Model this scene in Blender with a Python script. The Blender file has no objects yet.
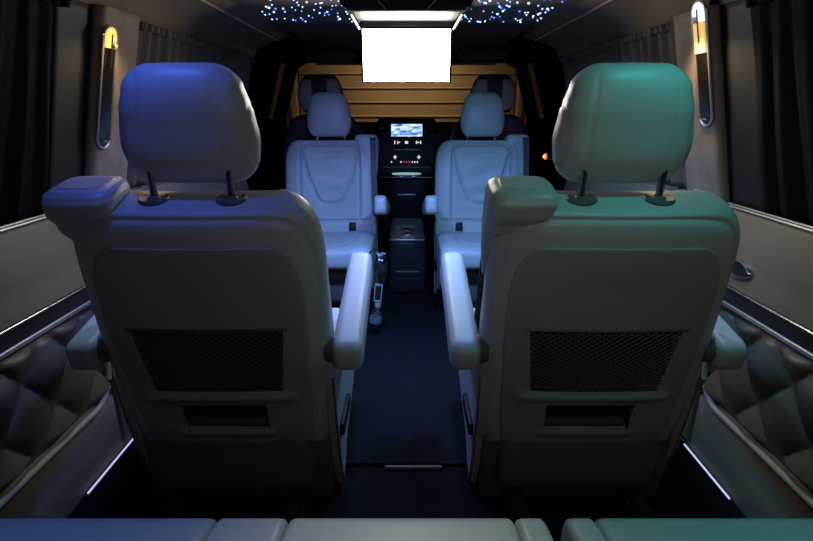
import bpy, bmesh, math, random
from mathutils import Vector, Matrix
random.seed(7)
sc = bpy.context.scene
col = sc.collection
PI = math.pi
R = math.radians

# ------------------------------------------------------------------ materials
def mat(name, c, rough=.5, metal=0., bump=0., bscale=200., var=0., vscale=6., emit=None, es=0., coat=0., sheen=0., detail=3.):
    m = bpy.data.materials.new(name); m.use_nodes = True
    nt = m.node_tree; b = nt.nodes['Principled BSDF']
    b.inputs['Base Color'].default_value = (*c, 1); b.inputs['Roughness'].default_value = rough
    b.inputs['Metallic'].default_value = metal
    b.inputs['Coat Weight'].default_value = coat
    b.inputs['Sheen Weight'].default_value = sheen
    tc = nt.nodes.new('ShaderNodeTexCoord')
    if var:
        n = nt.nodes.new('ShaderNodeTexNoise'); n.inputs['Scale'].default_value = vscale; n.inputs['Detail'].default_value = 5
        nt.links.new(tc.outputs['Object'], n.inputs['Vector'])
        r = nt.nodes.new('ShaderNodeValToRGB')
        r.color_ramp.elements[0].position = .3; r.color_ramp.elements[1].position = .7
        r.color_ramp.elements[0].color = (*[x*(1-var) for x in c], 1); r.color_ramp.elements[1].color = (*[min(1, x*(1+var)) for x in c], 1)
        nt.links.new(n.outputs['Fac'], r.inputs['Fac']); nt.links.new(r.outputs['Color'], b.inputs['Base Color'])
    if bump:
        n2 = nt.nodes.new('ShaderNodeTexNoise'); n2.inputs['Scale'].default_value = bscale; n2.inputs['Detail'].default_value = detail
        nt.links.new(tc.outputs['Object'], n2.inputs['Vector'])
        bp = nt.nodes.new('ShaderNodeBump'); bp.inputs['Strength'].default_value = bump; bp.inputs['Distance'].default_value = .004
        nt.links.new(n2.outputs['Fac'], bp.inputs['Height']); nt.links.new(bp.outputs['Normal'], b.inputs['Normal'])
    if emit:
        b.inputs['Emission Color'].default_value = (*emit, 1); b.inputs['Emission Strength'].default_value = es
    return m

def glassy(name, tint, gloss=.06, rough=.02):
    m = bpy.data.materials.new(name); m.use_nodes = True
    nt = m.node_tree; nt.nodes.clear()
    out = nt.nodes.new('ShaderNodeOutputMaterial'); mx = nt.nodes.new('ShaderNodeMixShader')
    tr = nt.nodes.new('ShaderNodeBsdfTransparent'); tr.inputs['Color'].default_value = (*tint, 1)
    gl = nt.nodes.new('ShaderNodeBsdfGlossy'); gl.inputs['Roughness'].default_value = rough
    mx.inputs['Fac'].default_value = gloss
    nt.links.new(tr.outputs[0], mx.inputs[1]); nt.links.new(gl.outputs[0], mx.inputs[2]); nt.links.new(mx.outputs[0], out.inputs[0])
    return m

M = {}
M['leather'] = mat('grey leather', (.46, .46, .45), .42, bump=.12, bscale=260, var=.05, vscale=9)
M['leather_back'] = mat('grey leatherette', (.36, .36, .345), .5, bump=.1, bscale=320, var=.05, vscale=7)
M['panel'] = mat('grey seat back panel', (.31, .31, .30), .5, bump=.08, bscale=320)
M['lower'] = mat('dark grey seat plastic', (.10, .10, .10), .5, bump=.06, bscale=300)
M['black'] = mat('black plastic', (.012, .012, .013), .5, bump=.05, bscale=300); M['black'].node_tree.nodes['Principled BSDF'].inputs['Specular IOR Level'].default_value = .22
M['net'] = mat('black elastic net', (.075, .075, .075), .5)
M['recess'] = mat('dark pocket lining', (.006, .006, .006), .8)
M['chrome'] = mat('chrome', (.55, .55, .55), .25, 1.)
M['silver'] = mat('brushed silver', (.42, .41, .39), .4, .8)
M['post'] = mat('dark steel', (.42, .42, .43), .22, 1.)
M['taupe'] = mat('taupe trim', (.20, .145, .088), .55, bump=.12, bscale=220, var=.12, vscale=5)
M['alcantara'] = mat('taupe suede pillar', (.25, .19, .135), .8, bump=.15, bscale=180, var=.2, vscale=14)
M['walldark'] = mat('black door trim', (.012, .011, .011), .6, bump=.1, bscale=200)
M['cab'] = mat('black cab lining', (.010, .009, .009), 1.); M['cab'].node_tree.nodes['Principled BSDF'].inputs['Specular IOR Level'].default_value = .03
M['quilt'] = mat('quilted brown leather', (.17, .122, .08), .42, bump=.1, bscale=240)
M['matteblack'] = mat('matte black housing', (.016, .015, .018), .75); M['matteblack'].node_tree.nodes['Principled BSDF'].inputs['Specular IOR Level'].default_value = .15
M['bluechrome'] = mat('blue tinted chrome', (.12, .16, .55), .25, .9)
M['traygrey'] = mat('pale blue grey plastic', (.022, .030, .037), .5)
M['piano'] = mat('piano black', (.008, .007, .006), .12, coat=.3)
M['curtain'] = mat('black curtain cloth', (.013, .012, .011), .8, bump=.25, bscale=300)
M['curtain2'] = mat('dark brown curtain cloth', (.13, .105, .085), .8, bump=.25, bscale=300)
M['ceil'] = mat('taupe suede headliner', (.15, .125, .11), .9, bump=.2, bscale=200, var=.15, vscale=9)
M['ceildark'] = mat('dark headliner', (.10, .088, .078), .9, bump=.2, bscale=200)
M['carpet'] = mat('black carpet', (.005, .0055, .007), .95, bump=.6, bscale=500)
M['mat'] = mat('navy carpet', (.0085, .0085, .011), .95, bump=.7, bscale=450, var=.2, vscale=60)
M['matdark'] = mat('black ribbed mat', (.004, .004, .005), .8, bump=.5, bscale=350)
M['frontblack'] = mat('black seat cover', (.05, .05, .055), .55, bump=.1, bscale=240)
M['shutter'] = mat('painted garage shutter', (.40, .31, .22), .5, var=.12, vscale=2)
M['concrete'] = mat('garage wall paint', (.60, .50, .38), .9, bump=.3, bscale=30, var=.2)
M['beige'] = mat('beige trim', (.42, .34, .25), .5, bump=.1, bscale=200)
M['tint'] = mat('dark tinted glass', (.004, .004, .005), .05)
M['screen'] = mat('lit monitor picture', (.8, .8, .8), .4, emit=(1., .95, .80), es=22.)
M['led'] = mat('white led strip', (.8, .8, .8), .4, emit=(.62, .68, 1.), es=.75)
M['amber'] = mat('amber lamp lens', (.7, .5, .2), .3, emit=(1., .58, .10), es=1.3)
M['amberdim'] = mat('warm frosted lamp lens', (.7, .5, .3), .3, emit=(1., .60, .16), es=.75)
M['coldlens'] = mat('cold white lamp lens', (.7, .8, .8), .3, emit=(.72, .95, 1.), es=1.3)
M['red'] = mat('red indicator lens', (.6, .02, .02), .3, emit=(1., .05, .02), es=6.)
M['redhot'] = mat('red lamp bulb', (.8, .1, .05), .3, emit=(1., .35, .12), es=9.)
M['redstrip'] = mat('glowing red reflector', (.4, .01, .02), .4, emit=(.55, .01, .03), es=.45)  # glow stands in for a red-lit reflector
M['icon'] = mat('lit button icon', (.8, .8, .8), .4, emit=(1., .92, .86), es=.75)
M['iconred'] = mat('lit red icon', (.8, .1, .1), .4, emit=(1., .06, .06), es=.55)
M['tray'] = mat('glowing shelf reflection', (.3, .5, .5), .2, emit=(.45, .68, .75), es=.6)  # emission stands in for the display mirrored in the shelf
M['paper'] = mat('white card', (.32, .33, .34), .6)
M['label'] = mat('pale bottle label', (.12, .13, .15), .5)
M['cap'] = mat('white bottle cap', (.28, .29, .31), .4)
M['film'] = glassy('clear plastic film', (.85, .87, .9), .16, .12)
M['pet'] = glassy('clear bottle plastic', (.82, .86, .9), .22, .06)
M['pane'] = glassy('windscreen glass', (.88, .9, .88), .03, .01)
M['nav'] = None
def navmat():
    m = bpy.data.materials.new('dashboard display picture'); m.use_nodes = True
    nt = m.node_tree; b = nt.nodes['Principled BSDF']
    tc = nt.nodes.new('ShaderNodeTexCoord'); mp = nt.nodes.new('ShaderNodeMapping')
    mp.inputs['Scale'].default_value = (1., 1., 3.5)
    n = nt.nodes.new('ShaderNodeTexNoise'); n.inputs['Scale'].default_value = 16; n.inputs['Detail'].default_value = 2
    r = nt.nodes.new('ShaderNodeValToRGB'); e = r.color_ramp.elements
    e[0].position = .36; e[0].color = (.02, .10, .45, 1); e[1].position = .62; e[1].color = (.9, .97, 1, 1)
    x = e.new(.48); x.color = (.22, .50, .85, 1)
    nt.links.new(tc.outputs['Object'], mp.inputs['Vector']); nt.links.new(mp.outputs[0], n.inputs['Vector'])
    nt.links.new(n.outputs['Fac'], r.inputs['Fac']); nt.links.new(r.outputs['Color'], b.inputs['Emission Color'])
    b.inputs['Emission Strength'].default_value = 1.1; b.inputs['Base Color'].default_value = (.02, .02, .03, 1)
    return m
M['nav'] = navmat()
STAR = []
for i, c in enumerate([(.35, .55, 1.), (.08, .18, 1.), (.45, .85, 1.), (.8, .9, 1.)]):
    m = mat('star light %s' % 'abcd'[i], c, .4, emit=c, es=[2.2, 2.0, 2.2, 2.4][i]); m.cycles.emission_sampling = 'NONE'; STAR.append(m)
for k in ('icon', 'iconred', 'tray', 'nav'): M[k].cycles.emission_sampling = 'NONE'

for k in ('mat', 'matdark', 'carpet', 'curtain', 'curtain2'): M[k].node_tree.nodes['Principled BSDF'].inputs['Specular IOR Level'].default_value = .1
# ------------------------------------------------------------------ mesh builder
class MB:
    def __init__(s): s.v = []; s.f = []
    def add(s, vs, fs):
        o = len(s.v); s.v += [tuple(v) for v in vs]; s.f += [tuple(i+o for i in f) for f in fs]; return s
    def box(s, c, size, mtx=None):
        hx, hy, hz = [q/2 for q in size]
        vs = [Vector((x, y, z)) for x in (-hx, hx) for y in (-hy, hy) for z in (-hz, hz)]
        if mtx: vs = [mtx @ v for v in vs]
        vs = [v+Vector(c) for v in vs]
        return s.add(vs, [(0, 1, 3, 2), (4, 6, 7, 5), (0, 4, 5, 1), (2, 3, 7, 6), (0, 2, 6, 4), (1, 5, 7, 3)])
    def rbox(s, c, size, r, seg=3, mtx=None, fn=None):
        bm = bmesh.new(); bmesh.ops.create_cube(bm, size=1)
        for v in bm.verts: v.co = Vector((v.co.x*size[0], v.co.y*size[1], v.co.z*size[2]))
        bmesh.ops.bevel(bm, geom=list(bm.edges), offset=r, segments=seg, profile=.5, affect='EDGES')
        vs = [v.co.copy() for v in bm.verts]
        if fn: vs = [Vector(fn(v)) for v in vs]
        if mtx: vs = [mtx @ v for v in vs]
        vs = [v+Vector(c) for v in vs]
        bm.verts.index_update(); fs = [[v.index for v in f.verts] for f in bm.faces]; bm.free()
        return s.add(vs, fs)
    def loft(s, rings, cap=True, closed=True):
        n = len(rings[0]); vs = [p for r in rings for p in r]; fs = []
        for i in range(len(rings)-1):
            for j in range(n if closed else n-1):
                k = (j+1) % n
                fs.append((i*n+j, i*n+k, (i+1)*n+k, (i+1)*n+j))
        if cap and closed:
            for base, rev in ((0, True), ((len(rings)-1)*n, False)):
                cen = sum((Vector(vs[base+j]) for j in range(n)), Vector())/n
                vs.append(cen); ci = len(vs)-1
                for j in range(n):
                    k = (j+1) % n
                    fs.append((ci, base+k, base+j) if rev else (ci, base+j, base+k))
        return s.add(vs, fs)
    def tube(s, pts, r, n=10, cap=True):
        pts = [Vector(p) for p in pts]; rings = []
        rr = r if isinstance(r, (list, tuple)) else [r]*len(pts)
        for i, p in enumerate(pts):
            t = (pts[min(i+1, len(pts)-1)]-pts[max(i-1, 0)]).normalized()
            a = Vector((0, 0, 1)) if abs(t.z) < .9 else Vector((0, 1, 0))
            u = t.cross(a).normalized(); w = t.cross(u)
            rings.append([p+(u*math.cos(2*PI*k/n)+w*math.sin(2*PI*k/n))*rr[i] for k in range(n)])
        return s.loft(rings, cap)
    def lathe(s, prof, c, n=20, mtx=None):
        rings = []
        for (r, z) in prof:
            ring = [Vector((r*math.cos(2*PI*k/n), r*math.sin(2*PI*k/n), z)) for k in range(n)]
            if mtx: ring = [mtx @ v for v in ring]
            rings.append([v+Vector(c) for v in ring])
        return s.loft(rings)
    def prism(s, poly, a, b, axis='X'):
        """extrude polygon (2D) between a and b along axis; poly in the other two axes in order"""
        n = len(poly)
        def mk(p, t): return {'X': (t, p[0], p[1]), 'Y': (p[0], t, p[1]), 'Z': (p[0], p[1], t)}[axis]
        vs = [mk(p, a) for p in poly]+[mk(p, b) for p in poly]
        fs = [tuple(range(n)), tuple(range(2*n-1, n-1, -1))]+[(i, i+n, (i+1) % n+n, (i+1) % n) for i in range(n)]
        return s.add(vs, fs)
    def grid(s, nu, nv, fn, skip=None):
        vs = [fn(i/nu, j/nv) for i in range(nu+1) for j in range(nv+1)]; fs = []
        for i in range(nu):
            for j in range(nv):
                if skip and skip((i+.5)/nu, (j+.5)/nv): continue
                a = i*(nv+1)+j; fs.append((a, a+1, a+nv+2, a+nv+1))
        return s.add(vs, fs)
    def build(s, name, m, parent=None, smooth=True, bevel=0., solid=0., angle=40, sub=0):
        me = bpy.data.meshes.new(name); me.from_pydata(s.v, [], s.f); me.materials.append(m)
        bm = bmesh.new(); bm.from_mesh(me); bmesh.ops.recalc_face_normals(bm, faces=bm.faces)
        if smooth:
            for f in bm.faces: f.smooth = True
            for e in bm.edges:
                if len(e.link_faces) == 2 and e.calc_face_angle(0) > R(angle): e.smooth = False
        bm.to_mesh(me); bm.free()
        o = bpy.data.objects.new(name, me); col.objects.link(o)
        if parent: o.parent = parent
        if solid:
            q = o.modifiers.new('thick', 'SOLIDIFY'); q.thickness = solid; q.offset = 0
        if bevel:
            q = o.modifiers.new('bevel', 'BEVEL'); q.width = bevel; q.segments = 2; q.limit_method = 'ANGLE'; q.angle_limit = R(40)
        if sub:
            q = o.modifiers.new('sub', 'SUBSURF'); q.levels = sub; q.render_levels = sub
        return o

def tag(o, label=None, cat=None, group=None, kind=None):
    if label: o['label'] = label
    if cat: o['category'] = cat
    if group: o['group'] = group
    if kind: o['kind'] = kind
    return o
def empty(name, loc=(0, 0, 0), rz=0., label=None, cat=None, group=None):
    o = bpy.data.objects.new(name, None); col.objects.link(o); o.empty_display_size = .1
    o.location = loc; o.rotation_euler = (0, 0, rz); return tag(o, label, cat, group)
def copy_tree(o, parent=None):
    c = o.copy(); col.objects.link(c)
    if parent: c.parent = parent
    for ch in list(o.children): copy_tree(ch, c)
    return c
def struct(o): o['kind'] = 'structure'; return o
def light(kind, name, loc, power, color, size=.1, aim=None, parent=None, spread=None, sy=None):
    l = bpy.data.lights.new(name, kind); l.energy = power; l.color = color
    if kind == 'AREA':
        l.size = size
        if sy: l.shape = 'RECTANGLE'; l.size_y = sy
        if spread: l.spread = spread
    else: l.shadow_soft_size = size
    o = bpy.data.objects.new(name, l); col.objects.link(o); o.location = loc
    if aim is not None: o.rotation_euler = (Vector(aim)-Vector(loc)).to_track_quat('-Z', 'Y').to_euler()
    if parent: o.parent = parent
    return o

# ------------------------------------------------------------------ camera
F = 530.; HOR = 109.; EYE = 1.0
PITCH = math.atan((270.5-HOR)/F)
cd = bpy.data.cameras.new('camera'); cam = bpy.data.objects.new('camera', cd); col.objects.link(cam)
cam.location = (0, 0, EYE); cam.rotation_euler = (PI/2-PITCH, 0, 0)
cd.sensor_width = 36; cd.lens = F/813*36; cd.clip_start = .02; cd.clip_end = 100
sc.camera = cam

# ------------------------------------------------------------------ rounded sections
def sup_ring(hx, hy, n, N):
    """N points equally spaced along a superellipse, from the back centre (0,-hy)"""
    K = 240; pts = []
    for k in range(K+1):
        t = -PI/2+2*PI*k/K; c, s_ = math.cos(t), math.sin(t)
        pts.append((hx*math.copysign(abs(c)**(2/n), c), hy*math.copysign(abs(s_)**(2/n), s_)))
    L = [0.]
    for k in range(K): L.append(L[-1]+math.dist(pts[k], pts[k+1]))
    out = []; j = 0
    for i in range(N):
        q = L[-1]*i/N
        while L[j+1] < q: j += 1
        f = (q-L[j])/max(1e-9, L[j+1]-L[j])
        out.append((pts[j][0]*(1-f)+pts[j+1][0]*f, pts[j][1]*(1-f)+pts[j+1][1]*f))
    return out
def lerp_tab(tab, x):
    if x <= tab[0][0]: return tab[0][1]
    for (a, b), (c, d) in zip(tab, tab[1:]):
        if x <= c:
            f = (x-a)/(c-a); f = f*f*(3-2*f); return b+(d-b)*f
    return tab[-1][1]
def polyd(p, line):
    best = 9
    for a, b in zip(line, line[1:]):
        dx, dy = b[0]-a[0], b[1]-a[1]; L = dx*dx+dy*dy
        t = max(0, min(1, ((p[0]-a[0])*dx+(p[1]-a[1])*dy)/L)) if L else 0
        best = min(best, math.hypot(p[0]-a[0]-t*dx, p[1]-a[1]-t*dy))
    return best
def smooth_line(pts, it=3):
    for _ in range(it):
        o = [pts[0]]
        for a, b in zip(pts, pts[1:]): o += [(a[0]*.75+b[0]*.25, a[1]*.75+b[1]*.25), (a[0]*.25+b[0]*.75, a[1]*.25+b[1]*.75)]
        pts = o+[pts[-1]]
    return pts
def groove(d, depth, w): return depth*math.exp(-(d/w)**2)

# backrest space (x, w up the backrest, d depth from the back face) to seat space
REC = R(11.5); HY, HZ = -.18, .15
def BT(x, w, d, hy=HY, hz=HZ, rec=REC):
    return Vector((x, hy-w*math.sin(rec)+d*math.cos(rec), hz+w*math.cos(rec)+d*math.sin(rec)))

HALF = .262; TOPW = .664; DEP = .135
def hxw(w):
    b = lerp_tab([(0, .235), (.16, .25), (.34, HALF), (.50, .259), (.664, .252)], w)
    if w > .555:
        q = (w-.555)/(TOPW-.555+.004); b -= .095*(1-(1-min(1, q)**2.7)**(1/2.7))
    return b
def hyw(w):
    b = lerp_tab([(0, .05), (.12, .062), (.4, DEP/2), (.62, DEP/2), (.664, .062)], w)
    if w > .648:
        q = (w-.648)/(TOPW-.648+.002); b *= .55+.45*max(0, (1-q**2.6))**(1/2.6)
    return b
U_LINE = smooth_line([(.15, .585), (.128, .50), (.082, .40), (.06, .352), (0, .345)])
U_LINE = U_LINE
R_LINE = smooth_line([(.168, .262), (.168, .59), (.15, .632), (.10, .64), (0, .64)], 2)
H_LINE = [(-.3, .252), (.3, .252)]
B_TOP = smooth_line([(.0, .654), (.165, .654), (.214, .634), (.240, .58), (.246, .48)], 3)
def back_depth(x, w):
    """depth of the back surface at x (approximate superellipse)"""
    hx, hy = hxw(w), hyw(w); n = 3.2
    return DEP/2 - hy*max(0, 1-(abs(x)/hx)**n)**(1/n)
POCK = (-.165, .165, .235, .40)      # net pocket x0 x1 w0 w1
SLOT = (-.102, .102, .115, .192)
def inrect(x, w, r, m=0.): return r[0]-m < x < r[1]+m and r[2]-m < w < r[3]+m
def make_backrest(parent, m):
    NW, NP = 120, 190; rings = []
    for i in range(NW+1):
        q = i/NW; w = TOPW*(1-(1-q)**1.6) if q > 0 else 0.
        ring = []
        for (x, y) in sup_ring(hxw(w), hyw(w), 3.2, NP):
            d = DEP/2+y; ax = abs(x)
            if y > 0 and ax < hxw(w)*.93:
                k = min(1, y/hyw(w)*1.3)
                dd = -.022*max(0, 1-(ax/.17)**2)**.5*min(1, w/.3)
                dd -= groove(polyd((ax, w), U_LINE), .014, .0065)
                dd -= groove(polyd((ax, w), R_LINE), .013, .007)
                dd -= groove(abs(w-.252), .012, .006)
                dd += .004*math.sin(w*60+x*9)*max(0, 1-ax/.11)*(1 if .36 < w < .6 else 0)
                d += dd*k
            if y < 0:
                d += groove(polyd((ax, w), B_TOP), .006, .005)
                if inrect(x, w, POCK, .012) or inrect(x, w, SLOT, .012): d += .035
            ring.append(BT(x, w+.026*d/DEP*max(0, min(1, (w-.5)/.15)), d))
        rings.append(ring)
    return MB().loft(rings).build('backrest', m, parent, angle=60)

def make_headrest(parent, m, w0=.700, hh=.226, hx0=.1335, dep=.115, d0=.056, tilt=R(4), posts=True, name='headrest'):
    NW, NP = 64, 110; rings = []
    for i in range(NW+1):
        q = i/NW; s_ = .5-.5*math.cos(PI*q); w = s_*hh; f = s_
        hx = lerp_tab([(0, .90), (.18, .975), (.36, 1.0), (.6, .955), (.82, .86), (1, .76)], f)*hx0
        hy = lerp_tab([(0, .80), (.3, 1.), (.6, .96), (1, .78)], f)*dep/2
        e = 2.9
        if f > .74: k = max(0, 1-((f-.74)/.26)**2.5)**(1/2.5); hx -= .34*hx0*(1-k); hy *= .14+.86*k
        if f < .2: k = max(0, 1-((.2-f)/.2)**2.4)**(1/2.4); hx -= .30*hx0*(1-k); hy *= .15+.85*k
        ring = []
        for (x, y) in sup_ring(hx, hy, 2.9, NP):
            d = dep/2+y; xx = x; ax = abs(x)
            if ax > hx*.80:                                     # oval side inserts
                el = math.hypot((d-dep*.52)/(dep*.34), (f-.40)/.27)
                g = groove((el-1)*.045, .003, .004); xx -= math.copysign(g, x)
                if el < 1: xx += math.copysign(.0022*(1-el*el), x)
            elif y < 0: d += groove(ax-.086*(1-.14*f), .0035, .0026)*(1 if f > .12 else 0)
            dd = d-dep/2; ww = w*math.cos(tilt)-dd*math.sin(tilt)*0+dd*0
            ring.append(BT(xx, w0+ww, d0+d+w*math.sin(tilt)))
        rings.append(ring)
    h = MB().loft(rings).build(name, m, parent, angle=60)
    if posts:
        for sx in (-1, 1):
            x = sx*.078
            p = MB().tube([BT(x, .64, .068), BT(x, w0+.05, .078)], .0075, 14).build('headrest_post', M['post'], parent)
            mt = Matrix.Rotation(REC, 3, 'X')
            b = MB().lathe([(.0, -.006), (.026, -.006), (.028, .0), (.025, .005), (.020, .0035), (.012, .0035), (.010, .007), (0, .007)], BT(x, .676, .068), 24, mt)
            for k, v in enumerate(b.v):       # oval bezel
                c = BT(x, .676, .068); b.v[k] = (c.x+(v[0]-c.x)*1.15, v[1], v[2])
            b.build('bezel', M['lower'], p)
    return h

def make_armrest(parent, sx, m):
    N = 28; rings = []
    L = .46; a0 = Vector((sx*.297, -.243, .463)); tilt = R(12.5)
    for i in range(41):
        q = i/40; s_ = .5-.5*math.cos(PI*q)
        t = s_*L
        e = 2.6; kk = 1.
        if s_ < .09: kk = max(0, 1-((.09-s_)/.09)**e)**(1/e)
        if s_ > .90: kk = max(0, 1-((s_-.90)/.10)**e)**(1/e)
        hx = (.0355-.002*s_)*(.35+.65*kk); hz = lerp_tab([(0, .038), (.5, .038), (1, .048)], s_)*(.25+.75*kk)
        ring = []
        for (x, z) in sup_ring(hx, hz, 4.4, N*2):
            if z > 0: z -= groove(abs(abs(x)-.029), .0016, .003)
            c = a0+Vector((x, t*math.cos(tilt)-z*math.sin(tilt), t*math.sin(tilt)+z*math.cos(tilt)))
            ring.append(c)
        rings.append(ring)
    o = MB().loft(rings).build('armrest', m, parent, angle=60)
    p = MB().lathe([(0, -.02), (.03, -.02), (.033, -.012), (.033, .012), (.03, .02), (0, .02)], (sx*.264, -.195, .474), 20, Matrix.Rotation(PI/2, 3, 'Y'))
    p.build('pivot', M['lower'], o)
    return o

def make_wing(parent, m):
    tab = [(.480, -.256, -.238, .095, .105), (.495, -.262, -.222, .088, .116), (.525, -.266, -.208, .078, .121), (.58, -.269, -.185, .056, .122), (.63, -.271, -.163, .022, .122),
           (.668, -.271, -.142, -.004, .122), (.690, -.270, -.136, -.008, .122), (.703, -.266, -.139, -.002, .120), (.709, -.258, -.146, .006, .116), (.712, -.244, -.160, .03, .10)]
    rings = []
    cols = [[(r[0], r[k]) for r in tab] for k in range(1, 5)]
    for i in range(61):
        w = .480+(.713-.480)*(.5-.5*math.cos(PI*i/60))
        x0, x1, d0, d1 = [lerp_tab(c, w) for c in cols]
        rings.append([BT((x0+x1)/2+x, w, (d0+d1)/2+y) for (x, y) in sup_ring((x1-x0)/2, (d1-d0)/2, 4.6, 64)])
    o = MB().loft(rings).build('shoulder_bolster', m, parent, angle=60)
    # belt outlet and the webbing that runs down the front
    v = []
    path = [(-.238, .685, .112), (-.239, .694, .118), (-.241, .684, .1275), (-.243, .64, .130), (-.246, .52, .130), (-.250, .40, .128), (-.255, .28, .120)]
    rings = [[BT(x+s_*.016, w, d+t) for s_, t in ((-1, 0), (1, 0), (1, .003), (-1, .003))] for x, w, d in path]
    MB().loft(rings).build('seat_belt', M['frontblack'], parent)
    return o

def make_cushion(parent, m):
    NX, N = 46, 96; rings = []
    for i in range(NX+1):
        q = i/NX; x = -.255+.51*(.5-.5*math.cos(PI*q)); ax = abs(x)
        k = max(0, 1-(ax/.2555)**7)**(1/2.4)
        k = max(k, .12)
        ring = []
        for (y, z) in sup_ring(.25, .062*(.35+.65*k), 4.2, N):
            y *= .9+.1*k
            zz = .307+z+.035*(y+.1)
            if z > 0:
                zz += .014*min(1, (ax/.2)**2)
                zz -= groove(polyd((ax, y), smooth_line([(.165, -.27), (.165, .12), (.12, .17), (0, .175)], 2)), .008, .007)
            ring.append(Vector((x, .09+y, zz)))
        rings.append(ring)
    return MB().loft(rings).build('seat_cushion', m, parent, angle=60)

def make_back_panel(parent):
    X0, X1, W0, W1 = -.205, .205, .035, .600
    def edge(w):      # half width of the panel
        b = lerp_tab([(W0, .195), (.2, .208), (.4, .216), (W1, .215)], w)
        if w > .46: b -= .075*(1-(max(0, 1-((w-.46)/(W1-.46))**2.6))**(1/2.6))
        return b
    def fn(u, v):
        w = W0+(W1-W0)*v; h = edge(w); x = -h+2*h*u
        bulge = .0015
        e = min(u, 1-u)*2*h; e2 = min(w-W0, W1-w); t = min(1, min(e, e2)/.014)
        d = back_depth(x, w)-.002-bulge*math.sqrt(max(0, 1-(1-t)**2))
        # shallow dished field above the pocket
        dx = max(0, abs(x)-.10)/.05; dw = max(0, abs(w-.46)-.03)/.05
        d += .004*math.exp(-(dx*dx+dw*dw))
        if w > W1-.06 and False: d += 0
        # rolled lip under the pocket and the slot
        d -= .008*math.exp(-((w-.217)/.013)**2)*max(0, min(1, (.185-abs(x))/.02))
        d -= .005*math.exp(-((w-.103)/.010)**2)*max(0, min(1, (.12-abs(x))/.015))
        return BT(x, w, d)
    def sk(u, v):
        w = W0+(W1-W0)*v; h = edge(w); x = -h+2*h*u
        top = POCK[3]+.006*(abs(x)/.15)**2
        lean = .02*(w-POCK[2])/(POCK[3]-POCK[2])
        pk = POCK[2] < w < top and abs(x) < POCK[1]-.020+lean
        return pk or inrect(x, w, SLOT)
    o = MB().grid(150, 170, fn, sk).build('back_panel', M['panel'], parent, solid=.004, angle=50)
    # net: two families of diagonal cords over the pocket, following the back
    b = MB(); st = .0175
    w0, w1 = POCK[2]-.003, POCK[3]+.008; x0, x1 = POCK[0]-.010, POCK[1]+.010
    for fam in (1, -1):
        k = -60
        while k < 60:
            pts = []
            for i in range(25):
                w = w0+(w1-w0)*i/24; x = k*st+fam*(w-w0)*1.5
                if x0 < x < x1:
                    pts.append(BT(x, w, back_depth(x, w)-.0015-.006*math.sin(PI*min(1, (w-w0)/(w1-w0)))*math.cos(x*8)))
            if len(pts) > 1: b.tube(pts, .0021, 5, False)
            k += 1
    b.tube([BT(x0+(x1-x0)*i/20, w1-.002, back_depth(x0+(x1-x0)*i/20, w1)-.006) for i in range(21)], .004, 8)
    b.build('net_pocket', M['net'], parent)
    rc = MB()
    for rr, dd in ((POCK, .026), (SLOT, .030)):
        rc.grid(24, 12, lambda u, v, rr=rr, dd=dd: BT(rr[0]-.012+(rr[1]-rr[0]+.024)*u, rr[2]-.01+(rr[3]-rr[2]+.02)*v, back_depth(rr[0]+(rr[1]-rr[0])*u, rr[2])+dd-.002))
    rc.build('pocket_lining', M['recess'], parent, solid=.002)
    # a short moulded shelf at the bottom of the slot
    MB().rbox(BT(0, SLOT[2]+.005, .028), (.20, .03, .014), .004, 2, Matrix.Rotation(REC, 3, 'X')).build('slot_shelf', M['lower'], parent)
    return o

def make_base(parent):
    b = MB()
    b.rbox((0, .03, .155), (.40, .44, .17), .03, 3)
    b.rbox((0, -.135, .115), (.475, .035, .20), .012, 3, Matrix.Rotation(R(8), 3, 'X'))
    b.build('seat_base', M['lower'], parent)
    for sx in (-1, 1):
        r = MB().box((sx*.15, .04, .025), (.05, .62, .05)).box((sx*.15, .04, .056), (.03, .60, .03)).build('rail', M['black'], parent, bevel=.004)
        # side cover: curved plate from the floor rail to the backrest hinge
        poly = smooth_line([(-.085, .015), (-.13, .12), (-.175, .27), (-.20, .40), (-.165, .425), (-.10, .37), (.05, .30), (.30, .29), (.335, .25), (.30, .16), (.12, .11), (.03, .08), (-.02, .02), (-.085, .015)], 2)[:-1]
        c = MB().prism(poly, sx*.236, sx*.256, 'X').build('side_cover', M['leather_back'], parent, bevel=.006, angle=30)
        lin = smooth_line([(-.196, .40), (-.172, .27), (-.128, .12), (-.086, .02)], 3)
        MB().tube([(sx*.258, y, z) for y, z in lin], .003, 8).build('trim_strip', M['silver'], c)
        MB().rbox((sx*.262, -.03, .20), (.012, .16, .035), .004, 2).build('seat_control', M['black'], c)

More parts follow.
